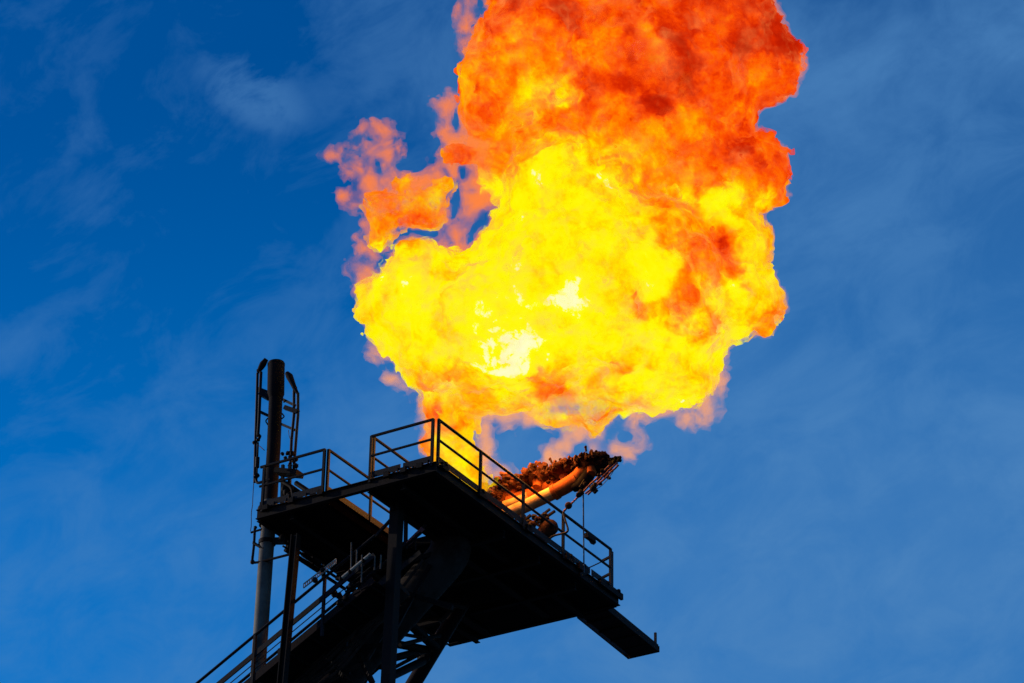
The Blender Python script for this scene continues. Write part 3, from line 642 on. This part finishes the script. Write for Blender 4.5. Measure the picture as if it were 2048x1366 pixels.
vf = field-.038-on_band(base, lambda p: .04*fbm(p, 2.6, 4, .66, 4))
vp, vq = surface(vf, 'v'); vh = heat_at(vp)-.018
vx, vy = vp[:,0]/PX+1100, vp[:,1]/PX+500
flame_mesh('fire_veil', vp, vq, fm, fl, {'gas_temp': vh, 'opacity': np.clip(.34+.45*fbm(vp, 2.0, 5, .65, 2), 0, .85)*(1-.6*np.clip((vy-778)/36, 0, 1)*np.clip((vx-955)/25, 0, 1)*np.clip((1330-vx)/60, 0, 1))})
fr = lobes(FRING, 0, .07)
nz2 = on_band(np.minimum(fr, base), lambda p: .05*fbm(p, 1.2, 4, .6, 1)+.075*fbm(p, 2.2, 5, .68, 3)+.03*vnoise(p, 8.0, 2))
hl = lobes([(x, y, rx, ry, .3, 1.6) for x, y, rx, ry in HOLES], 0, .05)
field2 = np.minimum(np.maximum(fr-nz2, -(hl-.6*nz2)), field-.045-.25*np.clip(nz2, -.1, .2))
field2 = np.maximum(field2, -(field+.09))               # the thin gas is a skin: nothing of it inside the opaque body
vm_, n, l, b_ = new_mat('thin burning gas'); n.remove(b_); out = n['Material Output']
tc = n.new('ShaderNodeTexCoord'); ns = n.new('ShaderNodeTexNoise'); ns.inputs['Scale'].default_value = 2.0; ns.inputs['Detail'].default_value = 8; ns.inputs['Roughness'].default_value = .6; ns.inputs['Distortion'].default_value = .6
l.new(tc.outputs['Object'], ns.inputs['Vector'])
mr = n.new('ShaderNodeMapRange'); mr.inputs['From Min'].default_value = .43; mr.inputs['From Max'].default_value = .66; mr.inputs['To Min'].default_value = .05; mr.inputs['To Max'].default_value = 3.0
l.new(ns.outputs['Fac'], mr.inputs['Value'])
ve = n.new('ShaderNodeEmission'); 
sx_ = n.new('ShaderNodeSeparateXYZ'); l.new(tc.outputs['Object'], sx_.inputs[0])
mz = n.new('ShaderNodeMapRange'); mz.inputs['From Min'].default_value = 1.6; mz.inputs['From Max'].default_value = 4.0; l.new(sx_.outputs['Z'], mz.inputs['Value'])
cm = n.new('ShaderNodeMixRGB'); cm.inputs['Color1'].default_value = (1, .40, .15, 1); cm.inputs['Color2'].default_value = (1, .235, .05, 1); l.new(mz.outputs[0], cm.inputs['Fac']); l.new(cm.outputs[0], ve.inputs['Color']); va = n.new('ShaderNodeVolumeAbsorption'); va.inputs['Color'].default_value = (0, 0, 0, 1)
md = n.new('ShaderNodeMapRange'); md.inputs['From Min'].default_value = 1.6; md.inputs['From Max'].default_value = 4.0; md.inputs['To Min'].default_value = .7; l.new(sx_.outputs['Z'], md.inputs['Value'])
mm = n.new('ShaderNodeMath'); mm.operation = 'MULTIPLY'; l.new(mr.outputs[0], mm.inputs[0]); l.new(md.outputs[0], mm.inputs[1])
l.new(mm.outputs[0], ve.inputs['Strength']); l.new(mm.outputs[0], va.inputs['Density'])
ads = n.new('ShaderNodeAddShader'); l.new(ve.outputs[0], ads.inputs[0]); l.new(va.outputs[0], ads.inputs[1]); l.new(ads.outputs[0], out.inputs['Volume'])
tr = n.new('ShaderNodeBsdfTransparent'); e2 = n.new('ShaderNodeEmission'); e2.inputs['Color'].default_value = (1, .3, .12, 1)
mx = n.new('ShaderNodeMixShader'); mx.inputs['Fac'].default_value = .004
l.new(tr.outputs[0], mx.inputs[1]); l.new(e2.outputs[0], mx.inputs[2]); l.new(mx.outputs[0], out.inputs['Surface'])
try: vm_.cycles.emission_sampling = 'NONE'
except Exception: pass
try: vm_.cycles.volume_step_rate = .35
except Exception: pass
for lv in (.035, -.035, -.10):
    pts2, quads2 = surface(field2-lv, 'f'); flame_mesh('fire_fringe', pts2, quads2, vm_, fl, {})
print('flame verts', len(pts), len(pts2), hv.min(), hv.max(), np.percentile(hv,[5,50,95]), op.min(), op.mean(), np.isnan(hv).sum())

# ------------------------------------------------------------------ light
def lamp(name, loc, power, color, size):
    ld = bpy.data.lights.new(name, 'POINT'); ld.energy = power; ld.color = color; ld.shadow_soft_size = size
    lo = bpy.data.objects.new(name, ld); COL.objects.link(lo); lo.location = loc; return lo
lamp('flame_light', P(1060, 866, -.7), 600, (1, .36, .06), .5)
lamp('flame_light', P(1005, 925, -.3), 150, (1, .34, .05), .4)
SUN_EL, SUN_AZ = 14, None
sd = -RIGHT*.91 + FWD*.36; sd[2] = 0; sd /= np.linalg.norm(sd)
sdir = Vector((sd[0]*math.cos(rad(SUN_EL)), sd[1]*math.cos(rad(SUN_EL)), math.sin(rad(SUN_EL))))
sl = bpy.data.lights.new('sun', 'SUN'); sl.energy = 2.0; sl.angle = rad(.5); sl.color = (1, .90, .78)
so = bpy.data.objects.new('sun', sl); COL.objects.link(so); so.rotation_euler = sdir.to_track_quat('Z', 'Y').to_euler(); so.location = (0, 0, 60)

wd = bpy.data.worlds.new('World'); S.world = wd; wd.use_nodes = True
n, l = wd.node_tree.nodes, wd.node_tree.links
bg = n['Background']; sky = n.new('ShaderNodeTexSky'); sky.sky_type = 'NISHITA'; sky.sun_disc = False
sky.sun_elevation = rad(SUN_EL); sky.sun_rotation = math.atan2(sdir.x, sdir.y); sky.ozone_density = 4.0; sky.air_density = 1.0; sky.dust_density = .3
hs = n.new('ShaderNodeHueSaturation'); hs.inputs['Saturation'].default_value = 1.35
l.new(sky.outputs[0], hs.inputs['Color'])
ml = n.new('ShaderNodeMixRGB'); ml.blend_type = 'MULTIPLY'; ml.inputs['Fac'].default_value = 1; ml.inputs['Color2'].default_value = (1, 1, 1, 1)
l.new(hs.outputs[0], ml.inputs['Color1'])
tc = n.new('ShaderNodeTexCoord')
def dot(v):
    q = n.new('ShaderNodeVectorMath'); q.operation = 'DOT_PRODUCT'; q.inputs[1].default_value = tuple(float(a) for a in v)
    l.new(tc.outputs['Generated'], q.inputs[0]); return q.outputs['Value']
def mth(op, a, b):
    q = n.new('ShaderNodeMath'); q.operation = op
    for k_, x_ in enumerate((a, b)):
        if isinstance(x_, (int, float)): q.inputs[k_].default_value = x_
        else: l.new(x_, q.inputs[k_])
    return q.outputs[0]
def rng(v, a, b, c, d):
    q = n.new('ShaderNodeMapRange'); q.interpolation_type = 'SMOOTHSTEP'
    for k_, x_ in zip(('From Min','From Max','To Min','To Max'), (a, b, c, d)): q.inputs[k_].default_value = x_
    l.new(v, q.inputs['Value']); return q.outputs[0]
e1 = RIGHT*.86-DOWN*.5; e2 = RIGHT*.5+DOWN*.86
cx = n.new('ShaderNodeCombineXYZ'); l.new(mth('MULTIPLY', dot(e1), 8.0), cx.inputs[0]); l.new(mth('MULTIPLY', dot(e2), 11.5), cx.inputs[1]); l.new(dot(FWD), cx.inputs[2])
def nz(scale, det, ro, di):
    q = n.new('ShaderNodeTexNoise'); q.inputs['Scale'].default_value = scale; q.inputs['Detail'].default_value = det; q.inputs['Roughness'].default_value = ro; q.inputs['Distortion'].default_value = di
    l.new(cx.outputs[0], q.inputs['Vector']); return q.outputs['Fac']
n1 = nz(1.0, 9, .58, .35); n2 = nz(3.6, 8, .62, .5)
basef = rng(dot(RIGHT*.75+DOWN*.65), -.13, .07, -.06, .50)
lowsky = n.new('ShaderNodeMixRGB'); lowsky.inputs['Color1'].default_value = (1, .88, 1.20, 1); lowsky.inputs['Color2'].default_value = (1, 1.36, 1.64, 1)
l.new(rng(dot(RIGHT*.15+DOWN), -.11, .06, 0, 1), lowsky.inputs['Fac']); l.new(lowsky.outputs[0], ml.inputs['Color2'])
strk = rng(n1, .34, .72, -.08, .30); fine = rng(n2, .32, .70, -.12, .18)
d0 = ray(505, 185); d0 = d0/np.linalg.norm(d0)             # one small cirrus wisp left of the fire
dx_, dy_ = mth('SUBTRACT', dot(e2*.85+e1*.5), float(np.dot(d0, e2*.85+e1*.5))), mth('SUBTRACT', dot(e1*.85-e2*.5), float(np.dot(d0, e1*.85-e2*.5)))
r2 = mth('ADD', mth('MULTIPLY', mth('MULTIPLY', dx_, dx_), 2600.0), mth('MULTIPLY', mth('MULTIPLY', dy_, dy_), 9000.0))
wisp = mth('MULTIPLY', rng(r2, 0.0, 1.4, .44, 0.0), rng(n2, .38, .62, .05, .9))
tot = mth('ADD', mth('ADD', basef, strk), mth('ADD', fine, wisp))
cl_ = n.new('ShaderNodeClamp'); l.new(tot, cl_.inputs[0])
mx = n.new('ShaderNodeMixRGB'); mx.inputs['Color2'].default_value = (.74, 2.3, 5.1, 1)
l.new(cl_.outputs[0], mx.inputs['Fac']); l.new(ml.outputs[0], mx.inputs['Color1']); l.new(mx.outputs[0], bg.inputs['Color'])
bg.inputs['Strength'].default_value = .1

# ------------------------------------------------------------------ render settings
S.view_settings.view_transform = 'Standard'; S.view_settings.look = 'None'; S.view_settings.exposure = 0; S.view_settings.gamma = 1
cy = S.cycles
cy.max_bounces = 5; cy.diffuse_bounces = 2; cy.glossy_bounces = 2; cy.volume_bounces = 0; cy.transparent_max_bounces = 32; cy.transmission_bounces = 2
cy.use_denoising = True
cy.volume_max_steps = 256
